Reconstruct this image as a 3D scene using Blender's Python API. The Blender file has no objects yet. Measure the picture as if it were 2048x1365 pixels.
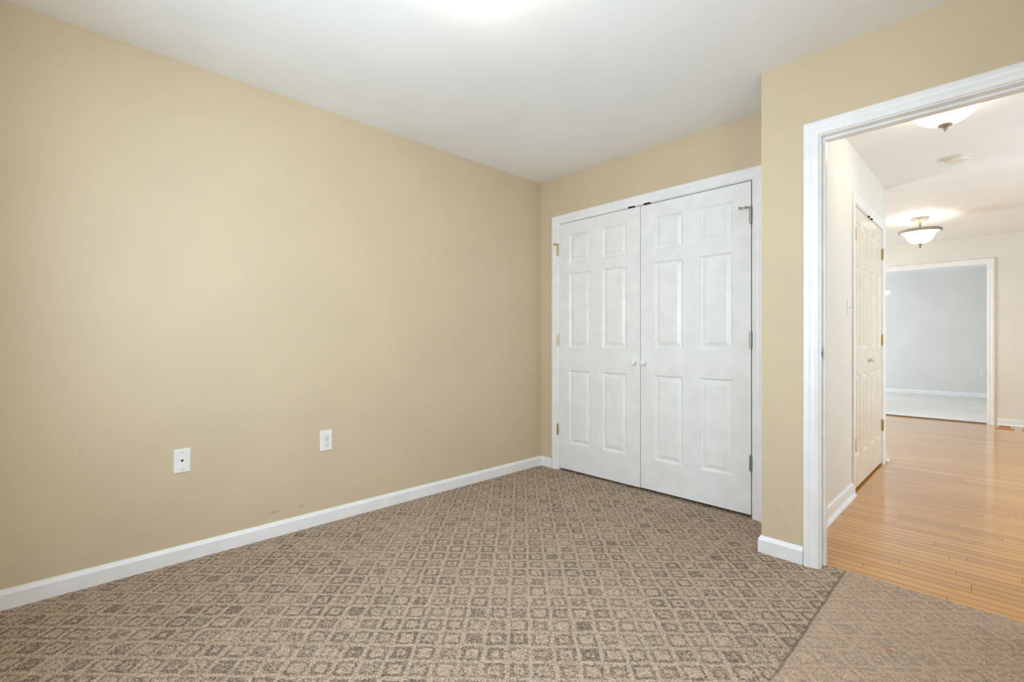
import bpy, bmesh, math, random
from mathutils import Vector
random.seed(7)
S = bpy.context.scene
COL = S.collection

# ------------------------------------------------------------------ camera
cam = bpy.data.cameras.new('camera')
cam.sensor_width = 36.0
cam.lens = 942.11 / 2048 * 36.0
cam.clip_start = 0.02
co = bpy.data.objects.new('camera', cam)
COL.objects.link(co)
co.location = (2.7706, -3.0195, 1.0744)
co.rotation_euler = (math.radians(90), 0, math.radians(46.0245))
S.camera = co

# ------------------------------------------------------------------ world and exposure
W = bpy.data.worlds.new('world')
S.world = W
W.use_nodes = True
W.node_tree.nodes['Background'].inputs[0].default_value = (0.75, 0.86, 1.0, 1)
W.node_tree.nodes['Background'].inputs[1].default_value = 0.40
S.view_settings.view_transform = 'Standard'
S.view_settings.look = 'None'
S.view_settings.gamma = 1.0
S.view_settings.use_curve_mapping = False
S.view_settings.exposure = 1.15
S.cycles.max_bounces = 12
S.cycles.diffuse_bounces = 8
S.cycles.glossy_bounces = 4
S.cycles.transparent_max_bounces = 8
S.cycles.caustics_reflective = False
S.cycles.caustics_refractive = False
S.cycles.sample_clamp_indirect = 6.0
S.cycles.use_denoising = True

def daylight(name, loc, rot, sx, sy, power, color):
    l = bpy.data.lights.new(name, 'AREA')
    l.shape = 'RECTANGLE'
    l.size, l.size_y = sx, sy
    l.energy = power
    l.color = color
    o = bpy.data.objects.new(name, l)
    o.location = loc
    o.rotation_euler = rot
    COL.objects.link(o)
    return o

HP = math.pi / 2
# daylight just outside each window opening
daylight('window_daylight', (1.72, -3.95, 1.40), (HP, 0, 0), 2.9, 2.2, 82, (0.69, 0.845, 1.0))
daylight('side_fill', (3.62, -2.15, 1.40), (0, HP, 0), 2.1, 2.1, 39, (0.76, 0.88, 1.0))  # fill through an added, unseen window, evens out the left wall
daylight('foyer_daylight', (-1.02, 4.0, 1.25), (0, -HP, 0), 1.8, 1.6, 64, (0.69, 0.875, 1.0))
daylight('dining_daylight', (-1.52, 7.7, 1.4), (0, -HP, 0), 2.2, 1.5, 66, (0.74, 0.87, 1.0))
daylight('hall_fill', (4.42, 1.7, 1.25), (0, HP, 0), 1.6, 1.8, 24, (0.71, 0.885, 1.0))  # fill through an added, unseen window, brightens the hall wall

LAMP_ROOM = 7.6
LAMP_HALL = 6.4
LAMP_FOYER = 0.44

# ------------------------------------------------------------------ node helpers
def new_mat(name):
    m = bpy.data.materials.new(name)
    m.use_nodes = True
    nt = m.node_tree
    return m, nt, nt.nodes['Principled BSDF']

class N:
    """tiny node-graph writer"""
    def __init__(self, nt):
        self.nt = nt
    def node(self, kind, **kw):
        n = self.nt.nodes.new(kind)
        for k, v in kw.items():
            setattr(n, k, v)
        return n
    def put(self, sock, v):
        if isinstance(v, bpy.types.NodeSocket):
            self.nt.links.new(v, sock)
        elif v is not None:
            sock.default_value = v
    def m(self, op, a, b=None, c=None, clamp=False):
        n = self.node('ShaderNodeMath', operation=op, use_clamp=clamp)
        for i, v in enumerate((a, b, c)):
            if v is not None:
                self.put(n.inputs[i], v)
        return n.outputs[0]
    def mix(self, f, a, b, blend='MIX'):
        n = self.node('ShaderNodeMix', data_type='RGBA', blend_type=blend)
        self.put(n.inputs[0], f)
        for i, v in ((6, a), (7, b)):
            if isinstance(v, tuple) and len(v) == 3:
                v = (*v, 1)
            self.put(n.inputs[i], v)
        return n.outputs[2]
    def coord(self):
        return self.node('ShaderNodeTexCoord').outputs['Object']
    def mapping(self, vec, loc=(0, 0, 0), rot=(0, 0, 0), scale=(1, 1, 1)):
        n = self.node('ShaderNodeMapping')
        self.put(n.inputs[0], vec)
        n.inputs[1].default_value = loc
        n.inputs[2].default_value = rot
        n.inputs[3].default_value = scale
        return n.outputs[0]
    def noise(self, vec, scale, detail=2.0, rough=0.5, out='Fac'):
        n = self.node('ShaderNodeTexNoise')
        self.put(n.inputs['Vector'], vec)
        n.inputs['Scale'].default_value = scale
        n.inputs['Detail'].default_value = detail
        n.inputs['Roughness'].default_value = rough
        return n.outputs['Fac' if out == 'Fac' else 'Color']
    def voronoi(self, vec, scale, feature='F1'):
        n = self.node('ShaderNodeTexVoronoi', feature=feature)
        self.put(n.inputs['Vector'], vec)
        n.inputs['Scale'].default_value = scale
        return n
    def white(self, vec):
        n = self.node('ShaderNodeTexWhiteNoise', noise_dimensions='3D')
        self.put(n.inputs['Vector'], vec)
        return n.outputs['Value']
    def sep(self, vec):
        n = self.node('ShaderNodeSeparateXYZ')
        self.put(n.inputs[0], vec)
        return n.outputs
    def comb(self, x, y, z=0.0):
        n = self.node('ShaderNodeCombineXYZ')
        for i, v in enumerate((x, y, z)):
            self.put(n.inputs[i], v)
        return n.outputs[0]
    def ramp(self, v, a, b, c=0.0, d=1.0):
        n = self.node('ShaderNodeMapRange', interpolation_type='SMOOTHSTEP')
        self.put(n.inputs[0], v)
        for i, x in enumerate((a, b, c, d)):
            n.inputs[i + 1].default_value = x
        return n.outputs[0]
    def bump(self, h, strength, dist):
        n = self.node('ShaderNodeBump')
        n.inputs['Strength'].default_value = strength
        n.inputs['Distance'].default_value = dist
        self.put(n.inputs['Height'], h)
        return n.outputs[0]

def simple(name, col, rough=0.5, metal=0.0, spec=0.5, bump=None, coat=0.0):
    m, nt, b = new_mat(name)
    b.inputs['Base Color'].default_value = (*col, 1)
    b.inputs['Roughness'].default_value = rough
    b.inputs['Metallic'].default_value = metal
    b.inputs['Specular IOR Level'].default_value = spec
    b.inputs['Coat Weight'].default_value = coat
    g = N(nt)
    c = g.coord()
    v = g.noise(c, 9.0, 3.0)
    colr = g.mix(g.ramp(v, 0.3, 0.7), tuple(x * 0.965 for x in col), tuple(min(1, x * 1.03) for x in col))
    nt.links.new(colr, b.inputs['Base Color'])
    if bump:
        nt.links.new(g.bump(g.noise(c, bump[0], 2.0), bump[1], bump[2]), b.inputs['Normal'])
    return m

def paint(name, col, marks=()):
    """rolled wall paint with a fine orange-peel texture; marks = scuffs (axis, u, z, ru, rz, dark)"""
    m, nt, b = new_mat(name)
    g = N(nt)
    c = g.coord()
    v = g.noise(c, 2.2, 3.0)
    colr = g.mix(g.ramp(v, 0.3, 0.7), tuple(x * 0.975 for x in col), tuple(min(1, x * 1.02) for x in col))
    if marks:
        s = g.sep(c)
        nz = g.noise(c, 55.0, 3.0)
        for ax, u, z, ru, rz, dark in marks:
            du = g.m('DIVIDE', g.m('SUBTRACT', s[ax], u), ru)
            dz = g.m('DIVIDE', g.m('SUBTRACT', s[2], z), rz)
            d = g.m('ADD', g.m('MULTIPLY', du, du), g.m('MULTIPLY', dz, dz))
            d = g.m('ADD', d, g.m('MULTIPLY', g.m('SUBTRACT', nz, 0.5), 2.2))
            f = g.m('MULTIPLY', g.ramp(d, 0.3, 1.0, 1.0, 0.0), dark)
            colr = g.mix(f, colr, tuple(x * 0.45 for x in col))
    nt.links.new(colr, b.inputs['Base Color'])
    b.inputs['Roughness'].default_value = 0.55
    b.inputs['Specular IOR Level'].default_value = 0.3
    nt.links.new(g.bump(g.noise(c, 260.0, 2.0), 0.08, 0.002), b.inputs['Normal'])
    return m

def glow(name, col, strength, rough=0.35):
    """alabaster lamp glass lit from inside"""
    m, nt, b = new_mat(name)
    g = N(nt)
    v = g.noise(g.coord(), 9.0, 4.0, 0.6)
    c = g.mix(g.ramp(v, 0.35, 0.65), tuple(x * 0.92 for x in col), col)
    nt.links.new(c, b.inputs['Emission Color'])
    b.inputs['Emission Strength'].default_value = strength
    b.inputs['Base Color'].default_value = (0.9, 0.88, 0.82, 1)
    b.inputs['Roughness'].default_value = rough
    return m

BEIGE = (0.618, 0.508, 0.345)
CREAM = (0.785, 0.757, 0.695)
DIN = (0.74, 0.715, 0.69)
M = {}
M['beige_left'] = paint('beige_paint_left', BEIGE, marks=(
    (1, -2.165, 0.134, 0.036, 0.006, 0.55), (1, -2.02, 0.131, 0.018, 0.006, 0.45),
    (1, -1.975, 0.305, 0.010, 0.005, 0.4), (1, -2.33, 0.115, 0.006, 0.006, 0.4),
    (1, -2.60, 1.45, 0.006, 0.006, 0.3), (1, -2.95, 0.60, 0.006, 0.006, 0.3)))
M['beige'] = paint('beige_paint', BEIGE, marks=(
    (0, 0.47, 2.30, 0.008, 0.006, 0.5), (0, 2.00, 0.235, 0.004, 0.009, 0.35),
    (0, 2.075, 0.26, 0.012, 0.006, 0.15), (0, 2.035, 0.16, 0.004, 0.008, 0.3)))
M['cream'] = paint('cream_paint', CREAM)
M['dining'] = paint('pale_paint', DIN)
M['ceiling'] = paint('ceiling_paint', (0.84, 0.845, 0.84))
M['trim'] = simple('white_trim_enamel', (0.84, 0.84, 0.835), 0.32, bump=(14, 0.03, 0.003))
M['door'] = simple('white_door_enamel', (0.83, 0.83, 0.82), 0.30, bump=(90, 0.03, 0.001))
M['door_cream'] = simple('cream_door_enamel', (0.77, 0.70, 0.60), 0.25, bump=(90, 0.03, 0.001))
M['plate'] = simple('white_plate_plastic', (0.82, 0.81, 0.78), 0.3)
M['plate_grey'] = simple('plate_screw_paint', (0.45, 0.44, 0.42), 0.4)
M['dark'] = simple('dark_slot', (0.012, 0.011, 0.010), 0.7)
M['brass'] = simple('aged_brass', (0.62, 0.45, 0.19), 0.28, 1.0)
M['nickel'] = simple('antique_nickel', (0.42, 0.39, 0.33), 0.32, 1.0)
M['pewter'] = simple('antique_pewter', (0.36, 0.32, 0.27), 0.42, 0.6)
M['cast'] = simple('antique_white_metal', (0.36, 0.29, 0.20), 0.45, 0.2)
M['canopy'] = simple('antique_canopy_metal', (0.17, 0.135, 0.09), 0.5, 0.2)
M['steel'] = simple('strike_steel', (0.55, 0.57, 0.62), 0.3, 1.0)
M['rubber'] = simple('white_rubber_tip', (0.7, 0.69, 0.66), 0.6)
M['oak'] = simple('oak_register', (0.62, 0.33, 0.14), 0.35)
M['oak_dark'] = simple('oak_register_slats', (0.36, 0.13, 0.045), 0.45)
M['threshold'] = simple('carpet_edge_strip', (0.22, 0.15, 0.10), 0.6)
M['crumb'] = simple('orange_scrap', (0.60, 0.22, 0.07), 0.7)
M['smoke'] = simple('detector_plastic', (0.76, 0.72, 0.66), 0.3)

def glass():
    m, nt, b = new_mat('window_glass')
    g = N(nt)
    t = g.node('ShaderNodeBsdfTransparent')
    gl = g.node('ShaderNodeBsdfGlossy')
    gl.inputs['Roughness'].default_value = 0.02
    mx = g.node('ShaderNodeMixShader')
    mx.inputs[0].default_value = 0.07
    nt.links.new(t.outputs[0], mx.inputs[1])
    nt.links.new(gl.outputs[0], mx.inputs[2])
    nt.links.new(mx.outputs[0], nt.nodes['Material Output'].inputs['Surface'])
    return m
M['glass'] = glass()

# ---- patterned carpet: lattice of small squares laid diagonally to the walls
def carpet():
    m, nt, b = new_mat('patterned_loop_carpet')
    g = N(nt)
    c = g.coord()
    P = 0.0812
    wob = g.noise(c, 26.0, 2.0, out='Color')
    wv = g.node('ShaderNodeVectorMath', operation='SUBTRACT')
    g.put(wv.inputs[0], wob)
    wv.inputs[1].default_value = (0.5, 0.5, 0.5)
    ws = g.node('ShaderNodeVectorMath', operation='SCALE')
    g.put(ws.inputs[0], wv.outputs[0])
    ws.inputs['Scale'].default_value = 0.014
    wa = g.node('ShaderNodeVectorMath', operation='ADD')
    g.put(wa.inputs[0], c)
    g.put(wa.inputs[1], ws.outputs[0])
    # a cell centre lies at (1.7391, -1.5358)
    q = g.node('ShaderNodeVectorMath', operation='SUBTRACT')
    g.put(q.inputs[0], wa.outputs[0])
    q.inputs[1].default_value = (1.7391, -1.5358, 0)
    r = g.mapping(q.outputs[0], rot=(0, 0, math.radians(-45)), scale=(1, 1, 1))
    s = g.sep(r)
    u = g.m('ADD', g.m('DIVIDE', s[0], P), 0.5)
    v = g.m('ADD', g.m('DIVIDE', s[1], P), 0.5)
    iu, iv = g.m('FLOOR', u), g.m('FLOOR', v)
    fu = g.m('ABSOLUTE', g.m('SUBTRACT', g.m('SUBTRACT', u, iu), 0.5))
    fv = g.m('ABSOLUTE', g.m('SUBTRACT', g.m('SUBTRACT', v, iv), 0.5))
    ch = g.m('MAXIMUM', fu, fv)
    cell = g.white(g.comb(iu, iv, 3.0))
    cell2 = g.white(g.comb(iu, iv, 9.0))
    par = g.m('FLOORED_MODULO', g.m('ADD', iu, iv), 2.0)
    # a dark ring in every square, wide on one parity, narrow on the other; light or dark heart
    ro = g.m('SUBTRACT', 0.430, g.m('MULTIPLY', par, g.m('ADD', 0.035, g.m('MULTIPLY', cell, 0.045))))
    ri = g.m('SUBTRACT', ro, g.m('ADD', 0.13, g.m('MULTIPLY', cell2, 0.06)))
    ri = g.m('SUBTRACT', ri, g.m('MULTIPLY', par, g.m('MULTIPLY', cell, 0.14)))
    so = g.ramp(g.m('SUBTRACT', ro, ch), -0.04, 0.035)
    si = g.ramp(g.m('SUBTRACT', ch, ri), -0.04, 0.035)
    ring = g.m('MULTIPLY', so, si)
    dot = g.ramp(ch, 0.05, 0.15, 1.0, 0.0)
    dot = g.m('MULTIPLY', dot, g.m('GREATER_THAN', cell2, 0.40))
    pat = g.m('MAXIMUM', ring, g.m('MULTIPLY', dot, 0.75))
    cell3 = g.white(g.comb(iu, iv, 15.0))
    pat = g.m('MULTIPLY', pat, g.m('ADD', 0.62, g.m('MULTIPLY', cell3, 0.42)))
    worn = g.ramp(g.noise(c, 4.0, 2.0), 0.3, 0.7, 0.75, 1.1)
    pat = g.m('MULTIPLY', pat, worn)
    xyz = g.sep(c)
    patch = g.m('MULTIPLY', g.ramp(xyz[0], 2.262, 2.27), g.ramp(xyz[1], -1.6, -1.3))
    pat = g.m('MULTIPLY', pat, g.m('SUBTRACT', 1.0, g.m('MULTIPLY', patch, 0.32)))
    # yarn tufts
    tv = g.voronoi(c, 195.0)
    tuft = tv.outputs['Distance']
    tcol = g.sep(tv.outputs['Color'])
    n1 = g.noise(c, 250.0, 3.0, 0.65)
    n2 = g.noise(c, 7.0, 2.0)
    light, dark = (0.740, 0.558, 0.394), (0.165, 0.115, 0.076)
    k = g.m('ADD', g.m('MULTIPLY', pat, 0.63), g.m('MULTIPLY', g.m('SUBTRACT', tcol[0], 0.5), 0.92))
    k = g.m('ADD', k, g.m('MULTIPLY', g.m('SUBTRACT', n1, 0.5), 1.6))
    k = g.m('ADD', k, g.m('MULTIPLY', g.m('SUBTRACT', tuft, 0.45), 0.6))  # gaps between tufts darkened: their shade is put into the colour
    k = g.m('ADD', k, 0.13, clamp=True)
    col = g.mix(k, light, dark)
    # heathered flecks: slate and rust yarns inside the squares
    fl = g.m('MULTIPLY', g.ramp(tcol[1], 0.86, 0.92), 0.45)
    col = g.mix(g.m('MULTIPLY', fl, g.m('GREATER_THAN', n2, 0.47)), col, (0.17, 0.185, 0.19))
    fl2 = g.m('MULTIPLY', g.ramp(tcol[2], 0.90, 0.95), 0.40)
    col = g.mix(g.m('MULTIPLY', fl2, g.m('LESS_THAN', n2, 0.53)), col, (0.40, 0.235, 0.12))
    # the joined doorway piece is pinker, painted lighter for hall light; its seam is dark
    col = g.mix(g.m('MULTIPLY', patch, 0.36), col, (0.80, 0.56, 0.41))
    sw = g.m('ADD', g.m('SUBTRACT', xyz[0], 2.268), g.m('MULTIPLY', g.m('SUBTRACT', g.noise(c, 14.0, 2.0), 0.5), 0.010))
    seam = g.m('MULTIPLY', g.ramp(g.m('ABSOLUTE', sw), 0.0015, 0.0065, 1.0, 0.0),
               g.m('MULTIPLY', g.ramp(xyz[1], -1.46, -1.3), g.ramp(n1, 0.30, 0.5)))
    col = g.mix(g.m('MULTIPLY', seam, 0.55), col, (0.13, 0.105, 0.09))
    nt.links.new(col, b.inputs['Base Color'])
    b.inputs['Roughness'].default_value = 0.95
    b.inputs['Specular IOR Level'].default_value = 0.05
    b.inputs['Sheen Weight'].default_value = 0.15
    h = g.m('SUBTRACT', g.m('MULTIPLY', n1, 0.6), g.m('ADD', g.m('MULTIPLY', tuft, 0.9), g.m('MULTIPLY', pat, 0.35)))
    h = g.m('SUBTRACT', h, g.m('MULTIPLY', seam, 1.2))
    nt.links.new(g.bump(h, 0.9, 0.009), b.inputs['Normal'])
    return m
M['carpet'] = carpet()

def pale_carpet():
    m, nt, b = new_mat('pale_plush_carpet')
    g = N(nt)
    c = g.coord()
    v = g.noise(c, 60.0, 4.0, 0.7)
    n = g.noise(c, 3.0, 3.0)
    col = g.mix(g.ramp(v, 0.3, 0.7), (0.68, 0.645, 0.60), (0.84, 0.81, 0.77))
    col = g.mix(g.m('MULTIPLY', g.ramp(n, 0.45, 0.7), 0.25), col, (0.58, 0.53, 0.45))
    nt.links.new(col, b.inputs['Base Color'])
    b.inputs['Roughness'].default_value = 0.95
    b.inputs['Specular IOR Level'].default_value = 0.05
    nt.links.new(g.bump(v, 0.6, 0.01), b.inputs['Normal'])
    return m
M['pale_carpet'] = pale_carpet()

def strip_oak():
    m, nt, b = new_mat('oak_strip_floor')
    g = N(nt)
    c = g.coord()
    s = g.sep(c)
    BW = 0.0572
    v = g.m('DIVIDE', g.m('ADD', s[1], 0.378), BW)
    row = g.m('FLOOR', v)
    fv = g.m('SUBTRACT', v, row)
    rr = g.white(g.comb(row, 1.7, 0.0))
    ln = g.m('ADD', 0.75, g.m('MULTIPLY', g.white(g.comb(row, 5.1, 0.0)), 0.7))
    u = g.m('ADD', g.m('DIVIDE', s[0], ln), g.m('MULTIPLY', rr, 13.0))
    iu = g.m('FLOOR', u)
    fu = g.m('MULTIPLY', g.m('SUBTRACT', u, iu), ln)
    bid = g.white(g.comb(row, iu, 2.0))
    bid2 = g.white(g.comb(row, iu, 6.0))
    grain = g.noise(g.mapping(c, scale=(1.6, 46.0, 1.0)), 3.0, 5.0, 0.65)
    col = g.mix(bid, (0.52, 0.225, 0.034), (0.64, 0.310, 0.056))
    col = g.mix(g.m('MULTIPLY', g.ramp(bid2, 0.8, 1.0), 0.5), col, (0.66, 0.35, 0.09))
    col = g.mix(g.m('MULTIPLY', g.ramp(grain, 0.42, 0.75), 0.45), col, (0.40, 0.17, 0.055))
    ev = g.m('MULTIPLY', g.m('MINIMUM', fv, g.m('SUBTRACT', 1.0, fv)), BW)
    gap = g.ramp(ev, 0.0008, 0.0026, 1.0, 0.0)
    gap = g.m('MAXIMUM', gap, g.ramp(fu, 0.0012, 0.0028, 1.0, 0.0))
    col = g.mix(g.m('MULTIPLY', gap, 0.85), col, (0.15, 0.055, 0.015))
    nt.links.new(col, b.inputs['Base Color'])
    b.inputs['Roughness'].default_value = 0.30
    b.inputs['Specular IOR Level'].default_value = 0.5
    nt.links.new(g.m('SUBTRACT', 1.0, g.m('MULTIPLY', gap, 0.9)), b.inputs['Coat Weight'])
    nt.links.new(g.m('SUBTRACT', 0.12, g.m('MULTIPLY', gap, 0.1)), b.inputs['Specular IOR Level'])
    b.inputs['Coat IOR'].default_value = 1.58
    b.inputs['Coat Roughness'].default_value = 0.115
    h = g.m('SUBTRACT', g.m('MULTIPLY', grain, 0.10), gap)
    cup = g.m('MULTIPLY', g.m('MULTIPLY', fv, g.m('SUBTRACT', 1.0, fv)), 0.8)
    h = g.m('ADD', g.m('ADD', h, cup), g.m('MULTIPLY', bid2, 0.15))
    bn = g.bump(h, 0.35, 0.0016)
    nt.links.new(bn, b.inputs['Normal'])
    nt.links.new(bn, b.inputs['Coat Normal'])
    return m
M['strip'] = strip_oak()

# ------------------------------------------------------------------ mesh helpers
def BM():
    return bmesh.new()

def box(bm, x0, x1, y0, y1, z0, z1):
    v = [bm.verts.new(p) for p in ((x0, y0, z0), (x1, y0, z0), (x1, y1, z0), (x0, y1, z0),
                                   (x0, y0, z1), (x1, y0, z1), (x1, y1, z1), (x0, y1, z1))]
    for f in ((3, 2, 1, 0), (4, 5, 6, 7), (0, 1, 5, 4), (1, 2, 6, 5), (2, 3, 7, 6), (3, 0, 4, 7)):
        bm.faces.new([v[i] for i in f])
    return bm

def obj(name, bm, mat, parent=None, smooth=False, bevel=0.0, seg=2, loc=None):
    bmesh.ops.recalc_face_normals(bm, faces=bm.faces)
    me = bpy.data.meshes.new(name)
    bm.to_mesh(me)
    bm.free()
    me.materials.append(mat)
    o = bpy.data.objects.new(name, me)
    COL.objects.link(o)
    if parent:
        o.parent = parent
    if loc:
        o.location = loc
    if smooth:
        for p in me.polygons:
            p.use_smooth = True
        md = o.modifiers.new('auto', 'EDGE_SPLIT')
        md.split_angle = math.radians(40)
    if bevel:
        b = o.modifiers.new('bevel', 'BEVEL')
        b.width = bevel
        b.segments = seg
        b.limit_method = 'ANGLE'
    return o

def empty(name, loc, label, cat, group=None, kind=None, rotz=0.0):
    o = bpy.data.objects.new(name, None)
    o.empty_display_size = 0.05
    o.location = loc
    o.rotation_euler = (0, 0, rotz)
    COL.objects.link(o)
    return tag(o, label, cat, group, kind)

def tag(o, label, cat, group=None, kind=None):
    o['label'] = label
    o['category'] = cat
    if group:
        o['group'] = group
    if kind:
        o['kind'] = kind
    return o

def struct(name, bm, mat, label, cat, smooth=False, bevel=0.0):
    return tag(obj(name, bm, mat, None, smooth, bevel), label, cat, None, 'structure')

def lathe(bm, prof, seg=48, c=(0, 0, 0), axis='z', cap=True):
    rings = []
    for r, h in prof:
        ring = []
        for i in range(seg):
            a = 2 * math.pi * i / seg
            p = (r * math.cos(a), r * math.sin(a), h)
            if axis == 'x':
                p = (h, r * math.cos(a), r * math.sin(a))
            elif axis == 'y':
                p = (r * math.cos(a), h, r * math.sin(a))
            ring.append(bm.verts.new((p[0] + c[0], p[1] + c[1], p[2] + c[2])))
        rings.append(ring)
    for a, b in zip(rings, rings[1:]):
        for i in range(seg):
            j = (i + 1) % seg
            bm.faces.new((a[i], a[j], b[j], b[i]))
    if cap and prof[0][0] > 1e-5:
        bm.faces.new(rings[0])
    if cap and prof[-1][0] > 1e-5:
        bm.faces.new(rings[-1][::-1])
    bmesh.ops.remove_doubles(bm, verts=bm.verts, dist=1e-6)
    return bm

def tube(bm, pts, r, seg=10):
    rings = []
    for i, p in enumerate(pts):
        p = Vector(p)
        a = Vector(pts[max(i - 1, 0)])
        b = Vector(pts[min(i + 1, len(pts) - 1)])
        t = (b - a).normalized()
        n = t.orthogonal().normalized() if i == 0 else (n - t * n.dot(t)).normalized()
        m = t.cross(n)
        rings.append([bm.verts.new(p + r * (n * math.cos(2 * math.pi * k / seg) + m * math.sin(2 * math.pi * k / seg)))
                      for k in range(seg)])
    for a, b in zip(rings, rings[1:]):
        for i in range(seg):
            bm.faces.new((a[i], a[(i + 1) % seg], b[(i + 1) % seg], b[i]))
    bm.faces.new(rings[0][::-1])
    bm.faces.new(rings[-1])
    return bm

def sweep(bm, prof, path):
    """profile (offset to the left of travel, z) along a floor-plan path with mitred corners"""
    st = []
    for i, p in enumerate(path):
        p = Vector(p)
        d0 = (p - Vector(path[i - 1])).normalized() if i else None
        d1 = (Vector(path[i + 1]) - p).normalized() if i < len(path) - 1 else None
        n0 = Vector((-d0.y, d0.x)) if d0 else None
        n1 = Vector((-d1.y, d1.x)) if d1 else None
        if n0 is None: m = n1
        elif n1 is None: m = n0
        else:
            m = (n0 + n1)
            m = m / m.dot(n0)
        st.append([bm.verts.new((p.x + m.x * o, p.y + m.y * o, z)) for o, z in prof])
    k = len(prof)
    for a, b in zip(st, st[1:]):
        for i in range(k):
            j = (i + 1) % k
            bm.faces.new((a[i], a[j], b[j], b[i]))
    bm.faces.new(st[0])
    bm.faces.new(st[-1][::-1])
    return bm

def casing(bm, prof, a0, a1, z0, z1, fn):
    """door casing: profile (u away from the opening, t out of the wall) around the sides and head"""
    st = []
    for f in (lambda u: (a0 - u, z0), lambda u: (a0 - u, z1 + u), lambda u: (a1 + u, z1 + u), lambda u: (a1 + u, z0)):
        st.append([bm.verts.new(fn(*f(u), t)) for u, t in prof])
    k = len(prof)
    for a, b in zip(st, st[1:]):
        for i in range(k):
            j = (i + 1) % k
            bm.faces.new((a[i], a[j], b[j], b[i]))
    bm.faces.new(st[0])
    bm.faces.new(st[-1][::-1])
    return bm

CAS = [(0.0, 0.0), (0.0, 0.007), (0.004, 0.0095), (0.010, 0.0085), (0.014, 0.010), (0.030, 0.0135), (0.034, 0.0125),
       (0.040, 0.0160), (0.052, 0.0180), (0.060, 0.0175), (0.067, 0.0150), (0.0695, 0.0110), (0.0695, 0.0)]
BASE = [(0.0, 0.0), (0.0130, 0.0), (0.0130, 0.0600), (0.0115, 0.0635), (0.0050, 0.0780), (0.0, 0.0795)]
HALLBASE = [(0.0, 0.0), (0.0300, 0.0), (0.0295, 0.010), (0.024, 0.018), (0.0135, 0.0225), (0.0125, 0.060), (0.0105, 0.070),
            (0.0105, 0.078), (0.006, 0.086), (0.0, 0.0905)]
H = 2.44
BZ = -0.006                                     # top of the wood floor

# ------------------------------------------------------------------ floors and ceiling
bm = BM()
pts = [(0, -3.4), (3.05, -3.4), (3.05, -0.4385), (2.944, -0.4385)]
edge = []
x = 2.944
while x > 2.19:
    edge.append((x, -0.373 + random.uniform(-0.004, 0.004) + (0.006 if x < 2.42 else 0)))
    x -= random.uniform(0.012, 0.03)
pts += edge + [(2.184, -0.366), (2.184, -0.4385), (1.926, -0.4385), (1.926, 0.65), (0, 0.65)]
top = [bm.verts.new((px, py, 0)) for px, py in pts]
bot = [bm.verts.new((px, py, -0.03)) for px, py in pts]
bm.faces.new(top)
bm.faces.new(bot[::-1])
for i in range(len(pts)):
    j = (i + 1) % len(pts)
    bm.faces.new((top[j], top[i], bot[i], bot[j]))
struct('floor', bm, M['carpet'], 'taupe loop carpet woven with small diagonal squares, covering the bedroom', 'carpet')
struct('floor_hall', box(BM(), -0.9, 4.2, -0.358, 5.68, -0.03, BZ), M['strip'],
       'glossy orange oak strip floor of the hall beyond the doorway', 'floor')
struct('floor_dining', box(BM(), -1.4, 4.2, 5.68, 9.55, -0.03, 0.006), M['pale_carpet'],
       'pale cream plush carpet in the far room past the cased opening', 'carpet')
struct('ceiling', box(BM(), -1.6, 4.4, -3.55, 9.7, H, H + 0.08), M['ceiling'],
       'smooth white ceiling over the bedroom and the hall', 'ceiling')

# ------------------------------------------------------------------ walls
def wall_y(bm, x0, x1, y0, y1, a0, a1, z1, z0=-0.03):
    """wall running along x with one opening a0..a1 up to z1"""
    box(bm, x0, a0, y0, y1, -0.03, H)
    box(bm, a1, x1, y0, y1, -0.03, H)
    box(bm, a0, a1, y0, y1, z1, H)
    if z0 > 0:
        box(bm, a0, a1, y0, y1, -0.03, z0)
    return bm

def wall_x(bm, x0, x1, y0, y1, a0, a1, z1, z0=-0.03):
    box(bm, x0, x1, y0, a0, -0.03, H)
    box(bm, x0, x1, a1, y1, -0.03, H)
    box(bm, x0, x1, a0, a1, z1, H)
    if z0 > 0:
        box(bm, x0, x1, a0, a1, -0.03, z0)
    return bm

struct('wall_left', box(BM(), -0.12, 0, -3.4, 0.77, -0.03, H), M['beige_left'],
       'long plain beige wall on the left with two white plates', 'wall')
struct('wall_closet', wall_y(BM(), 0, 1.926, 0, 0.10, 0.194, 1.747, 2.066), M['beige'],
       'beige wall around the white double closet doors', 'wall')
struct('wall_closet_rear', box(BM(), 0, 1.926, 0.65, 0.77, -0.03, H), M['beige'],
       'back wall inside the closet', 'wall')
struct('wall_doorway', wall_y(BM(), 2.05, 3.17, -0.4385, -0.323, 2.166, 2.964, 2.064), M['beige'],
       'beige wall with the open doorway to the hall', 'wall')
struct('wall_rear', wall_y(BM(), -0.12, 3.17, -3.52, -3.4, 0.77, 2.67, 2.05, 0.75), M['beige'],
       'beige wall behind the viewer with a window', 'wall')
struct('wall_right', wall_x(BM(), 3.05, 3.17, -3.4, -0.4385, -2.80, -1.50, 2.05, 0.75), M['beige'],
       'beige wall on the right out of view, with an added window', 'wall')
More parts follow.
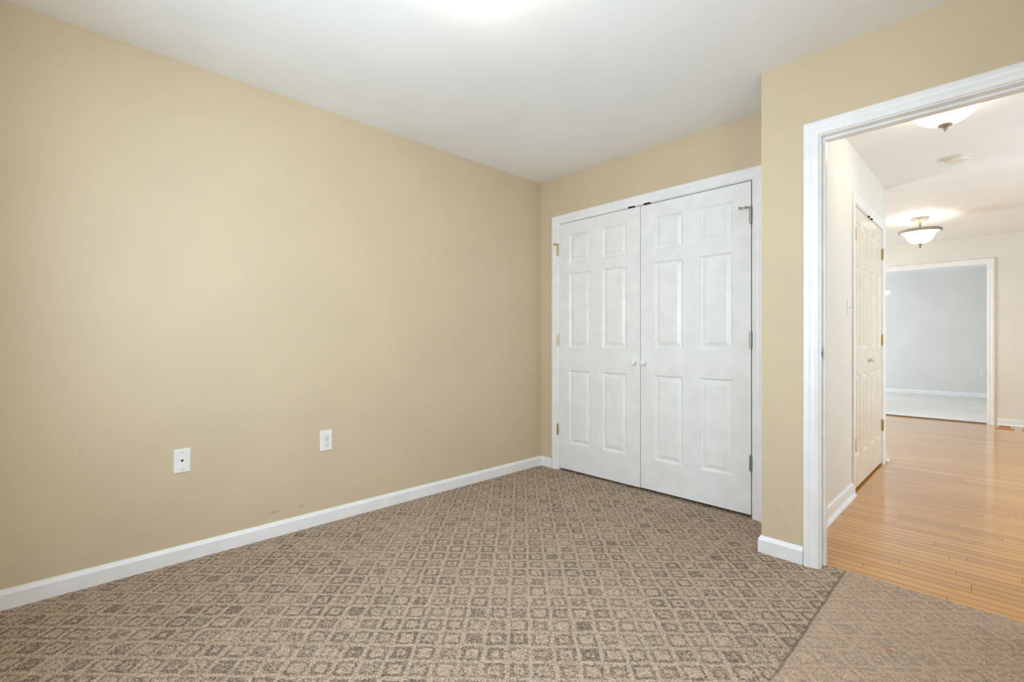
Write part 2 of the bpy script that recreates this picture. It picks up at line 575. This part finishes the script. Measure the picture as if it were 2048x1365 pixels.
# the partition between closet and hall: its end pier is beige, its hall side cream
struct('wall_pier', box(BM(), 1.926, 2.05, -0.4385, -0.323, -0.03, H), M['beige'],
       'beige pier between the closet recess and the doorway', 'wall')
struct('wall_hall', wall_x(BM(), 1.926, 2.05, -0.323, 2.36, 1.036, 2.205, 2.066), M['cream'],
       'cream hall wall holding the narrow double closet doors', 'wall')
struct('wall_foyer', box(BM(), -0.9, 1.926, 2.24, 2.36, -0.03, H), M['cream'],
       'cream wall turning left past the hall closet', 'wall')
struct('wall_hall_closet_rear', box(BM(), 1.22, 1.30, 0.77, 2.24, -0.03, H), M['cream'],
       'back wall inside the hall closet', 'wall')
struct('wall_entry', wall_x(BM(), -0.98, -0.9, 2.24, 5.65, 3.1, 4.9, 2.05, 0.45), M['cream'],
       'cream side wall of the foyer with a window', 'wall')
struct('wall_far', wall_y(BM(), -1.4, 4.2, 5.65, 5.77, 0.76, 2.672, 2.10), M['cream'],
       'cream wall at the end of the hall with a cased opening', 'wall')
struct('wall_hall_right', wall_x(BM(), 4.2, 4.32, -0.323, 9.67, 0.8, 2.6, 2.05, 0.45), M['cream'],
       'cream wall on the right side of the hall', 'wall')
struct('wall_hall_front', box(BM(), 3.17, 4.2, -0.443, -0.323, -0.03, H), M['cream'],
       'cream wall closing the near end of the hall', 'wall')
struct('wall_dining_rear', box(BM(), -1.4, 4.2, 9.55, 9.67, -0.03, H), M['dining'],
       'pale wall at the back of the far room', 'wall')
struct('wall_dining_left', wall_x(BM(), -1.48, -1.4, 5.65, 9.67, 6.6, 8.8, 2.1, 0.6), M['dining'],
       'pale side wall of the far room with a window', 'wall')

# ------------------------------------------------------------------ windows (behind the viewer and round the corners; two added for fill)
def window(name, fn, a0, a1, z0, z1, label):
    w = empty(name, fn((a0 + a1) / 2, z0, 0.0), label, 'window', kind='structure')
    w.location = (0, 0, 0)
    b = BM()
    def bar(p0, p1, q0, q1, t0=-0.02, t1=0.03):
        A, B = fn(p0, q0, t0), fn(p1, q1, t1)
        box(b, *sorted((A[0], B[0])), *sorted((A[1], B[1])), *sorted((A[2], B[2])))
    bar(a0, a0 + 0.05, z0, z1)
    bar(a1 - 0.05, a1, z0, z1)
    bar(a0 + 0.05, a1 - 0.05, z0, z0 + 0.05)
    bar(a0 + 0.05, a1 - 0.05, z1 - 0.05, z1)
    zm = (z0 + z1) / 2
    bar(a0 + 0.05, a1 - 0.05, zm - 0.02, zm + 0.02)
    obj('window_frame', b, M['trim'], w)
    b = BM()
    bar(a0 + 0.05, a1 - 0.05, z0 + 0.05, z1 - 0.05, 0.002, 0.006)
    obj('window_pane', b, M['glass'], w)
    return w
window('window_1', lambda a, z, t: (a, -3.46 + t, z), 0.77, 2.67, 0.75, 2.05, 'white sash window behind the viewer')
window('fill_window_right', lambda a, z, t: (3.11 - t, a, z), -2.80, -1.50, 0.75, 2.05, 'white sash window added to the right wall as unseen fill')
window('window_2', lambda a, z, t: (-0.94 + t, a, z), 3.1, 4.9, 0.45, 2.05, 'white window lighting the foyer, round the corner')
window('window_3', lambda a, z, t: (-1.44 + t, a, z), 6.6, 8.8, 0.6, 2.1, 'white window lighting the far room, round the corner')

window('fill_window_hall', lambda a, z, t: (4.26 - t, a, z), 0.8, 2.6, 0.45, 2.05, 'white window added to the right hall wall as unseen fill')

# ------------------------------------------------------------------ baseboards
struct('baseboard_left', sweep(BM(), BASE, [(0, 0), (0, -3.4)]), M['trim'],
       'white baseboard along the long beige wall', 'baseboard')
struct('baseboard_closet', sweep(BM(), BASE, [(0.137, 0), (0.013, 0)]), M['trim'],
       'short white baseboard between the corner and the closet casing', 'baseboard')
struct('baseboard_doorway', sweep(BM(), [(o, z * 1.07) for o, z in BASE], [(2.1125, -0.4385), (1.926, -0.4385), (1.926, -0.02)]), M['trim'],
       'scuffed white baseboard wrapping the pier beside the doorway', 'baseboard')
struct('baseboard_hall', sweep(BM(), [(o, z + BZ) for o, z in HALLBASE], [(2.05, 0.978), (2.05, -0.323)]), M['trim'],
       'white hall baseboard with shoe moulding before the hall closet', 'baseboard')
struct('baseboard_foyer', sweep(BM(), [(o, z + BZ) for o, z in HALLBASE], [(-0.9, 2.36), (2.05, 2.36), (2.05, 2.277)]), M['trim'],
       'white baseboard wrapping the corner past the hall closet', 'baseboard')
struct('baseboard_far', sweep(BM(), [(o, z + BZ) for o, z in HALLBASE], [(4.2, 5.65), (2.742, 5.65)]), M['trim'],
       'white baseboard right of the far cased opening', 'baseboard')
struct('baseboard_dining', sweep(BM(), [(o, z + 0.006) for o, z in BASE], [(4.2, 9.55), (-1.4, 9.55)]), M['trim'],
       'white baseboard along the back of the far room', 'baseboard')

# ------------------------------------------------------------------ casings and jambs
# closet
t1 = empty('trim_1', (0.97, 0, 0), 'white moulded casing around the bedroom closet doors', 'door casing', kind='structure')
t1.location = (0, 0, 0)
obj('casing', casing(BM(), CAS, 0.2055, 1.735, 0.0, 2.054, lambda a, z, t: (a, -t, z)), M['trim'], t1, smooth=True)
b = BM()
box(b, 0.194, 0.2105, 0.0, 0.10, 0.0, 2.050)
box(b, 1.7295, 1.747, 0.0, 0.10, 0.0, 2.050)
box(b, 0.194, 1.747, 0.0, 0.10, 2.050, 2.066)
obj('jamb', b, M['trim'], t1)
for a0, a1 in ((0.876, 0.930), (1.003, 1.054)):
    q = obj('catch_plate', box(BM(), a0, a1, -0.0090, -0.0001, 2.0475, 2.0585), M['dark'], t1)
    q['label'] = 'dark door catch'

# doorway
t2 = empty('trim_2', (2.56, -0.4385, 0), 'wide white casing and jamb of the open doorway', 'door casing', kind='structure')
t2.location = (0, 0, 0)
obj('casing', casing(BM(), [(u * 0.92, t) for u, t in CAS], 2.1785, 2.9495, 0.0, 2.0465, lambda a, z, t: (a, -0.4385 - t, z)), M['trim'], t2, smooth=True)
obj('casing', casing(BM(), CAS, 2.1785, 2.9495, BZ, 2.0465, lambda a, z, t: (a, -0.323 + t, z)), M['trim'], t2, smooth=True)
b = BM()
box(b, 2.166, 2.184, -0.4385, -0.323, BZ, 2.041)
box(b, 2.944, 2.964, -0.4385, -0.323, BZ, 2.041)
box(b, 2.166, 2.964, -0.4385, -0.323, 2.041, 2.064)
obj('jamb', b, M['trim'], t2)
b = BM()
box(b, 2.184, 2.1955, -0.400, -0.366, 0.004, 2.041)
box(b, 2.9325, 2.944, -0.400, -0.366, 0.004, 2.041)
box(b, 2.1955, 2.9325, -0.400, -0.366, 2.0295, 2.041)
obj('door_stop', b, M['trim'], t2, bevel=0.002)
b = BM()
box(b, 2.1835, 2.1855, -0.4345, -0.4025, 0.985, 1.042)
sp = obj('strike_plate', b, M['steel'], t2, bevel=0.003)
sp['label'] = 'steel strike plate'
obj('latch_hole', box(BM(), 2.1853, 2.1858, -0.4195, -0.409, 1.000, 1.027), M['dark'], sp)

# hall closet
t3 = empty('trim_3', (2.05, 1.6, 0), 'white casing around the narrow hall closet doors', 'door casing', kind='structure')
t3.location = (0, 0, 0)
obj('casing', casing(BM(), CAS, 1.0475, 2.1935, BZ, 2.054, lambda a, z, t: (2.05 + t, a, z)), M['trim'], t3, smooth=True)
b = BM()
box(b, 1.95, 2.05, 1.036, 1.0500, BZ, 2.050)
box(b, 1.95, 2.05, 2.1910, 2.205, BZ, 2.050)
box(b, 1.95, 2.05, 1.036, 2.205, 2.050, 2.066)
obj('jamb', b, M['trim'], t3)
obj('catch_plate', box(BM(), 2.0500, 2.0595, 1.55, 1.59, 2.0470, 2.0570), M['dark'], t3)
obj('catch_plate', box(BM(), 2.0500, 2.0595, 1.66, 1.70, 2.0470, 2.0570), M['dark'], t3)

# far opening
t4 = empty('trim_4', (2.6, 5.65, 0), 'white casing of the wide opening at the end of the hall', 'door casing', kind='structure')
t4.location = (0, 0, 0)
obj('casing', casing(BM(), CAS, 0.776, 2.656, BZ, 2.080, lambda a, z, t: (a, 5.65 - t, z)), M['trim'], t4, smooth=True)
b = BM()
box(b, 0.76, 0.780, 5.65, 5.77, BZ, 2.076)
box(b, 2.652, 2.672, 5.65, 5.77, BZ, 2.076)
box(b, 0.76, 2.672, 5.65, 5.77, 2.076, 2.10)
obj('jamb', b, M['trim'], t4)
struct('trim_5', box(BM(), 0.78, 2.652, 5.674, 5.686, -0.01, 0.009), M['threshold'],
       'thin dark strip where oak floor meets pale carpet in the far opening', 'threshold', bevel=0.003)

# ------------------------------------------------------------------ panel doors
def door_leaf(w, z0, z1, cols, rows, th=0.034):
    """moulded six-panel leaf in local x (width), front face at y = 0 looking to -y"""
    b = BM()
    xs = sorted({0.0, w, *[c for p in cols for c in p]})
    zs = sorted({z0, z1, *[c for p in rows for c in p]})
    rings = [(0.0, 0.0), (0.003, 0.0030), (0.008, 0.0085), (0.013, 0.0110), (0.019, 0.0105), (0.040, 0.0042), (0.0420, 0.0036), (0.0435, 0.0010)]
    def quad(*p):
        b.faces.new([b.verts.new(q) for q in p])
    for i in range(len(xs) - 1):
        for j in range(len(zs) - 1):
            x0, x1, a, c = xs[i], xs[i + 1], zs[j], zs[j + 1]
            if (x0, x1) in cols and (a, c) in rows:
                k = min(1.0, (x1 - x0) / 0.19)
                for (i0, d0), (i1, d1) in zip(rings, rings[1:]):
                    i0, i1 = i0 * k, i1 * k
                    o = [(x0 + i0, d0, a + i0), (x1 - i0, d0, a + i0), (x1 - i0, d0, c - i0), (x0 + i0, d0, c - i0)]
                    n = [(x0 + i1, d1, a + i1), (x1 - i1, d1, a + i1), (x1 - i1, d1, c - i1), (x0 + i1, d1, c - i1)]
                    for e in range(4):
                        quad(o[e], o[(e + 1) % 4], n[(e + 1) % 4], n[e])
                i1, d1 = rings[-1][0] * k, rings[-1][1]
                quad((x0 + i1, d1, a + i1), (x1 - i1, d1, a + i1), (x1 - i1, d1, c - i1), (x0 + i1, d1, c - i1))
            else:
                quad((x0, 0, a), (x1, 0, a), (x1, 0, c), (x0, 0, c))
    quad((0, th, z0), (0, th, z1), (w, th, z1), (w, th, z0))
    for j in range(len(zs) - 1):
        quad((0, 0, zs[j]), (0, 0, zs[j + 1]), (0, th, zs[j + 1]), (0, th, zs[j]))
        quad((w, 0, zs[j]), (w, th, zs[j]), (w, th, zs[j + 1]), (w, 0, zs[j + 1]))
    for i in range(len(xs) - 1):
        quad((xs[i], 0, z0), (xs[i], th, z0), (xs[i + 1], th, z0), (xs[i + 1], 0, z0))
        quad((xs[i], 0, z1), (xs[i + 1], 0, z1), (xs[i + 1], th, z1), (xs[i], th, z1))
    bmesh.ops.remove_doubles(b, verts=b.verts, dist=1e-5)
    return b

def knob_bm(r=0.0210):
    return lathe(BM(), [(0.0, -0.036), (r * 0.55, -0.0355), (r * 0.88, -0.033), (r, -0.028), (r * 0.96, -0.023), (r * 0.62, -0.016),
                        (r * 0.48, -0.010), (r * 0.55, -0.004), (r * 0.8, -0.0005), (r * 0.8, 0.0)], 28, axis='y')

def hinge(parent, x, zc, mat, side):
    """butt hinge seen from the room: a five-knuckle barrel with ball tips, and slim leaf edges"""
    b = BM()
    h = 0.046
    r = 0.0075
    prof = [(0.0, -h - 0.004), (0.0042, -h - 0.003), (0.0042, -h)]
    for k in range(5):
        z0 = -h + k * 2 * h / 5
        z1 = -h + (k + 1) * 2 * h / 5
        prof += [(r, z0 + 0.0006), (r, z1 - 0.0006), (r * 0.8, z1)]
    prof += [(0.0046, h), (0.0046, h + 0.003), (0.0, h + 0.004)]
    lathe(b, prof, 16, (x, -0.0085, zc))
    o = obj('hinge', b, mat, parent, smooth=True)
    b = BM()
    box(b, x - 0.0012, x + 0.0012, -0.004, 0.018, zc - h, zc + h)
    obj('hinge_plate', b, mat, o)
    return o

def hinge_stop(parent, h, x, zt, mat, dx, dy, ln):
    """hinge-pin door stop: bracket on the pin, threaded rod and rubber tip"""
    b = BM()
    lathe(b, [(0.0, 0.006), (0.008, 0.005), (0.0085, 0.0), (0.0085, -0.004), (0.0, -0.005)], 18, (x, -0.0085, zt))
    d = Vector((dx, dy, 0)).normalized()
    p = Vector((x, -0.0085, zt))
    tube(b, [p, p + d * ln * 0.5, p + d * ln], 0.0036)
    lathe(b, [(0.0, 0.009), (0.006, 0.008), (0.006, -0.006), (0.0, -0.007)], 12, tuple(p + d * ln * 0.45))
    o = obj('pin_stop', b, mat, h, smooth=True)
    b = BM()
    e = p + d * ln
    tube(b, [e - d * 0.006, e, e + d * 0.006], 0.0085, 14)
    obj('rubber_tip', b, mat, h, smooth=True)
    return o

COLS = [(0.103, 0.317), (0.430, 0.645)]
ROWS = [(0.236, 0.834), (1.021, 1.628), (1.710, 1.945)]
HZ = (1.834, 1.083, 0.336)
d1 = empty('door_1', (0.2130, -0.0005, 0), 'left white six-panel closet door with brass hinges', 'door', kind='structure')
obj('leaf', door_leaf(0.7565, 0.018, 2.0455, COLS, ROWS), M['door'], d1)
k = obj('knob', knob_bm(), M['door'], d1, smooth=True, loc=(0.713, 0, 0.921))
for i, z in enumerate(HZ):
    hg = hinge(d1, -0.0125, z, M['brass'], -1)
    if i == 0:
        hinge_stop(d1, hg, -0.0125, z + 0.050, M['brass'], -0.72, -0.69, 0.030)
d2 = empty('door_2', (0.9745, -0.0005, 0), 'right white six-panel closet door beside the pier', 'door', kind='structure')
obj('leaf', door_leaf(0.7485, 0.021, 2.0440, [(0.106, 0.317), (0.431, 0.642)], ROWS), M['door'], d2)
obj('knob', knob_bm(), M['door'], d2, smooth=True, loc=(0.030, 0, 0.921))
for i, z in enumerate(HZ):
    hg = hinge(d2, 0.7495, z, M['nickel'], 1)
    if i == 0:
        hinge_stop(d2, hg, 0.7495, z + 0.050, M['nickel'], -0.94, -0.34, 0.060)

HC = [(0.075, 0.235), (0.335, 0.495)]
d3 = empty('door_3', (2.0475, 1.0525, 0), 'nearer narrow six-panel door of the hall closet', 'door', kind='structure', rotz=HP)
obj('leaf', door_leaf(0.568, 0.012, 2.0455, HC, ROWS), M['door_cream'], d3)
obj('knob', knob_bm(0.019), M['door_cream'], d3, smooth=True, loc=(0.538, 0, 0.925))
for z in HZ:
    hinge(d3, -0.004, z, M['brass'], -1)
d4 = empty('door_4', (2.0475, 1.6225, 0), 'farther narrow six-panel door of the hall closet', 'door', kind='structure', rotz=HP)
obj('leaf', door_leaf(0.566, 0.012, 2.0455, HC, ROWS), M['door_cream'], d4)
obj('knob', knob_bm(0.019), M['door_cream'], d4, smooth=True, loc=(0.030, 0, 0.925))
for z in HZ:
    hinge(d4, 0.5675, z, M['brass'], 1)

# ------------------------------------------------------------------ wall plates
def rounded_plate(w, h, t=0.0055, face=0.0035):
    b = BM()
    def ring(i, y):
        return [b.verts.new(p) for p in ((-w / 2 + i, y, -h / 2 + i), (w / 2 - i, y, -h / 2 + i), (w / 2 - i, y, h / 2 - i), (-w / 2 + i, y, h / 2 - i))]
    r = [ring(0, 0), ring(0, -face * 0.6), ring(0.003, -t), ]
    for a, c in zip(r, r[1:]):
        for e in range(4):
            b.faces.new((a[e], a[(e + 1) % 4], c[(e + 1) % 4], c[e]))
    b.faces.new(r[-1])
    b.faces.new(r[0][::-1])
    return b

def screw(parent, z, mat):
    b = lathe(BM(), [(0.0, -0.0070), (0.0026, -0.0068), (0.0034, -0.0054), (0.0034, -0.0050)], 14, (0, 0, z), 'y')
    return obj('screw', b, mat, parent, smooth=True)

def outlet(loc, rotz, label):
    e = empty('outlet', loc, label, 'outlet', rotz=rotz)
    obj('plate', rounded_plate(0.072, 0.121), M['plate'], e)
    for s in (-1, 1):
        b = BM()
        lathe(b, [(0.0, -0.0072), (0.0155, -0.0072), (0.0166, -0.0064), (0.0166, -0.0050)], 28, (0, 0, s * 0.0195), 'y')
        r = obj('receptacle', b, M['plate'], e, smooth=True)
        b = BM()
        box(b, -0.0075, -0.0052, -0.0076, -0.0070, s * 0.0195 + 0.0005, s * 0.0195 + 0.0095)
        box(b, 0.0052, 0.0072, -0.0076, -0.0070, s * 0.0195 + 0.0015, s * 0.0195 + 0.0090)
        lathe(b, [(0.0, -0.0076), (0.0026, -0.0076), (0.0026, -0.0070)], 12, (0, 0, s * 0.0195 - 0.0078), 'y')
        obj('slot', b, M['dark'], r)
        b = BM()
        lathe(b, [(0.0166, -0.0057), (0.0178, -0.0057), (0.0178, -0.0050), (0.0166, -0.0050)], 28, (0, 0, s * 0.0195), 'y')
        obj('groove', b, M['plate_grey'], r)
    screw(e, 0.0, M['plate_grey'])
    return e

outlet((0.0, -1.876, 0.486), HP, 'white duplex outlet plate on the beige wall, nearer the closet')
outlet((2.548, 9.55, 0.480), 0.0, 'small white outlet on the pale far room wall beside the opening')

e = empty('phone_jack', (0.0, -2.5825, 0.4905), 'white phone jack plate on the beige wall, left of the outlet', 'phone jack', rotz=HP)
obj('plate', rounded_plate(0.070, 0.115), M['plate'], e)
b = BM()
box(b, -0.0055, 0.0055, -0.0061, -0.0054, -0.001, 0.0060)
box(b, -0.0028, 0.0028, -0.0061, -0.0054, -0.0052, -0.001)
j = obj('jack', b, M['dark'], e)
j['label'] = 'black jack socket'
for z in (-0.0415, 0.0415):
    screw(e, z, M['plate_grey'])

e = empty('light_switch', (2.05, 0.862, 1.300), 'white toggle light switch on the cream wall before the hall closet', 'light switch', rotz=HP)
obj('plate', rounded_plate(0.072, 0.117), M['plate'], e)
b = BM()
tube(b, [(0, -0.003, 0.0), (0, -0.012, 0.004), (0, -0.019, 0.0075)], 0.0048, 12)
obj('toggle', b, M['plate'], e, smooth=True)
for z in (-0.030, 0.030):
    screw(e, z, M['plate'])

# ------------------------------------------------------------------ lamps
def bowl(R, drop, top, n=14, p=2.0, seg=64):
    """outside of a glass bowl from rim (R, top) to bottom, then a thin inner skin"""
    out = []
    for i in range(n + 1):
        a = HP * i / n
        out.append((R * math.cos(a) if i < n else 0.0, top - drop * math.sin(a)))
    inn = [(max(r - 0.004, 0.0), min(z + 0.004, top)) for r, z in out[::-1]]
    return out + inn

# bedroom lamp: only the underside of the dome dips into the picture
e = empty('bedroom_ceiling_light', (1.487, -1.915, H), 'glowing white glass dome light on the bedroom ceiling', 'ceiling light')
obj('pan', lathe(BM(), [(0.0, 0.0), (0.150, 0.0), (0.158, -0.006), (0.158, -0.022), (0.146, -0.026), (0.0, -0.026)], 64), M['plate'], e, smooth=True)
obj('glass_dome', lathe(BM(), bowl(0.150, 0.112, -0.026), 64), glow('dome_glass', (1.0, 0.94, 0.84), LAMP_ROOM), e, smooth=True)

# hall flush lamp
e = empty('hall_ceiling_light', (2.552, 0.640, H), 'flush alabaster bowl light just behind the door header', 'ceiling light')
obj('pan', lathe(BM(), [(0.0, 0.0), (0.145, 0.0), (0.154, -0.008), (0.154, -0.020), (0.148, -0.026), (0.0, -0.026)], 64), M['pewter'], e, smooth=True)
obj('bowl', lathe(BM(), bowl(0.145, 0.098, -0.026), 64), glow('hall_bowl_glass', (1.0, 0.92, 0.79), LAMP_HALL), e, smooth=True)
for k in range(3):
    a = math.radians(-8 + 120 * k)
    b = BM()
    ca, sa = math.cos(a), math.sin(a)
    tube(b, [(0.152 * ca, 0.152 * sa, -0.018), (0.156 * ca, 0.156 * sa, -0.036), (0.148 * ca, 0.148 * sa, -0.046)], 0.006)
    obj('clip', b, M['pewter'], e, smooth=True)
obj('finial', lathe(BM(), [(0.0, -0.121), (0.030, -0.122), (0.034, -0.127), (0.030, -0.133), (0.014, -0.139), (0.007, -0.143),
                           (0.012, -0.147), (0.012, -0.151), (0.005, -0.155), (0.007, -0.160), (0.004, -0.165), (0.0, -0.166)], 32),
    M['cast'], e, smooth=True)

# foyer semi-flush lamp
e = empty('foyer_ceiling_light', (2.151, 3.886, H), 'semi-flush alabaster bowl light on a stem, farther down the hall', 'ceiling light')
b = lathe(BM(), [(0.0, 0.0), (0.074, 0.0), (0.079, -0.004), (0.079, -0.009), (0.072, -0.014), (0.066, -0.016), (0.062, -0.024), (0.052, -0.031),
                 (0.044, -0.034), (0.036, -0.043), (0.026, -0.047), (0.022, -0.053), (0.0, -0.054)], 48)
for k in range(40):                                   # rope edge of the canopy
    a = 2 * math.pi * k / 40
    lathe(b, [(0.0, 0.0055), (0.0045, 0.003), (0.0060, 0.0), (0.0045, -0.003), (0.0, -0.0055)], 8, (0.078 * math.cos(a), 0.078 * math.sin(a), -0.008))
obj('canopy', b, M['canopy'], e, smooth=True)
obj('stem', lathe(BM(), [(0.0, -0.052), (0.016, -0.052), (0.017, -0.058), (0.0115, -0.064), (0.0115, -0.120), (0.016, -0.126), (0.016, -0.134),
                         (0.030, -0.140), (0.0, -0.141)], 28), M['canopy'], e, smooth=True)
obj('rim', lathe(BM(), [(0.172, -0.132), (0.186, -0.130), (0.190, -0.138), (0.188, -0.152), (0.178, -0.160), (0.170, -0.157), (0.172, -0.132)], 64, cap=False),
    M['pewter'], e, smooth=True)
prof = [(0.178, -0.150), (0.168, -0.160), (0.150, -0.168), (0.136, -0.176), (0.128, -0.190), (0.122, -0.212), (0.108, -0.240), (0.086, -0.262),
        (0.058, -0.277), (0.028, -0.285), (0.0, -0.287)]
prof += [(max(r - 0.004, 0.0), z + 0.004) for r, z in prof[::-1]]
obj('bowl', lathe(BM(), prof + prof[:1], 64, cap=False), glow('foyer_bowl_glass', (1.0, 0.92, 0.79), LAMP_FOYER), e, smooth=True)
for k in range(3):
    a = math.radians(20 + 120 * k)
    b = BM()
    tube(b, [(0.012 * math.cos(a), 0.012 * math.sin(a), -0.136), (0.10 * math.cos(a), 0.10 * math.sin(a), -0.139), (0.176 * math.cos(a), 0.176 * math.sin(a), -0.140)], 0.005)
    obj('spoke', b, M['cast'], e, smooth=True)
obj('finial', lathe(BM(), [(0.0, -0.284), (0.024, -0.286), (0.025, -0.290), (0.014, -0.295), (0.010, -0.302), (0.011, -0.318), (0.008, -0.322),
                           (0.010, -0.327), (0.006, -0.333), (0.0, -0.334)], 28), M['cast'], e, smooth=True)
for k in range(2):                                     # the two bulbs in the open bowl throw their light on the ceiling
    lf = bpy.data.lights.new('foyer_bulb', 'POINT')
    lf.energy = 0.7
    lf.color = (1.0, 0.95, 0.87)
    lf.shadow_soft_size = 0.03
    lo = bpy.data.objects.new('foyer_bulb', lf)
    lo.location = (2.151 + (0.10 if k else -0.10), 3.886, H - 0.185)
    COL.objects.link(lo)

# far room pendant: the rim of its bowl shows past the hall corner
e = empty('pendant_light', (1.205, 7.79, H), 'white glass pendant bowl peeking past the hall corner in the far room', 'pendant light')
obj('canopy', lathe(BM(), [(0.0, 0.0), (0.06, 0.0), (0.06, -0.012), (0.02, -0.028), (0.0, -0.028)], 32), M['pewter'], e, smooth=True)
obj('stem', lathe(BM(), [(0.0, -0.026), (0.008, -0.026), (0.008, -0.30), (0.0, -0.30)], 16), M['pewter'], e, smooth=True)
for k in range(3):
    a = math.radians(40 + 120 * k)
    b = BM()
    tube(b, [(0.006 * math.cos(a), 0.006 * math.sin(a), -0.29), (0.13 * math.cos(a), 0.13 * math.sin(a), -0.39), (0.165 * math.cos(a), 0.165 * math.sin(a), -0.445)], 0.006)
    obj('rod', b, M['pewter'], e, smooth=True)
obj('bowl', lathe(BM(), [(r, z) for r, z in bowl(0.190, 0.11, -0.462)], 56, cap=False), glow('pendant_glass', (1.0, 0.95, 0.86), 1.2), e, smooth=True)

# ------------------------------------------------------------------ smoke detector
e = empty('smoke_detector', (2.55, 1.785, H), 'round off-white smoke detector on the hall ceiling between two lights', 'smoke detector')
obj('base', lathe(BM(), [(0.0, 0.0), (0.074, 0.0), (0.076, -0.004), (0.074, -0.012), (0.0, -0.012)], 48), M['smoke'], e, smooth=True)
obj('cover', lathe(BM(), [(0.0, -0.012), (0.066, -0.012), (0.067, -0.022), (0.062, -0.030), (0.050, -0.036), (0.030, -0.038), (0.0, -0.0385)], 48), M['smoke'], e, smooth=True)
b = BM()
for k in range(28):
    a = 2 * math.pi * k / 28
    c, s = math.cos(a), math.sin(a)
    tube(b, [(0.0675 * c, 0.0675 * s, -0.015), (0.0675 * c, 0.0675 * s, -0.021)], 0.0018, 6)
obj('vent', b, M['smoke'], e)
obj('test_button', lathe(BM(), [(0.0, -0.0405), (0.010, -0.0400), (0.011, -0.0375), (0.0, -0.0375)], 20, (0.026, -0.014, 0)), M['smoke'], e, smooth=True)

# ------------------------------------------------------------------ floor registers
def register(x, label):
    e = empty('floor_register', (x, 5.452, BZ), label, 'floor register', 'oak floor registers below the far wall')
    b = BM()
    w, d = 0.155, 0.23
    for args in ((-w / 2, w / 2, -d / 2, -d / 2 + 0.03), (-w / 2, w / 2, d / 2 - 0.03, d / 2), (-w / 2, -w / 2 + 0.028, -d / 2 + 0.03, d / 2 - 0.03),
                 (w / 2 - 0.028, w / 2, -d / 2 + 0.03, d / 2 - 0.03)):
        box(b, *args, 0.0, 0.014)
    obj('frame', b, M['oak'], e, bevel=0.004)
    b = BM()
    box(b, -w / 2 + 0.028, w / 2 - 0.028, -d / 2 + 0.03, d / 2 - 0.03, 0.0, 0.003)
    n = 7
    for k in range(n):
        y = -d / 2 + 0.036 + k * (d - 0.072) / (n - 1)
        box(b, -w / 2 + 0.028, w / 2 - 0.028, y - 0.005, y + 0.005, 0.003, 0.009)
    obj('slats', b, M['oak_dark'], e)
    return e
register(2.812, 'oak floor register just right of the far casing')
register(3.035, 'oak floor register cut off by the right picture edge')

# ------------------------------------------------------------------ scrap on the carpet
b = BM()
pts = [(-0.011, -0.002), (-0.004, -0.005), (0.006, -0.003), (0.012, 0.001), (0.005, 0.004), (-0.006, 0.003)]
lo_ = [b.verts.new((x, y, 0.0005)) for x, y in pts]
hi_ = [b.verts.new((x * 0.86, y * 0.8, 0.003 + 0.002 * math.sin(x * 260))) for x, y in pts]
b.faces.new(lo_[::-1])
b.faces.new(hi_)
for i in range(6):
    j = (i + 1) % 6
    b.faces.new((lo_[i], lo_[j], hi_[j], hi_[i]))
o = obj('scrap', b, M['crumb'], loc=(2.503, -0.947, 0.0))
o.rotation_euler = (0, 0, math.radians(30))
tag(o, 'tiny orange scrap lying on the carpet near the doorway', 'scrap')
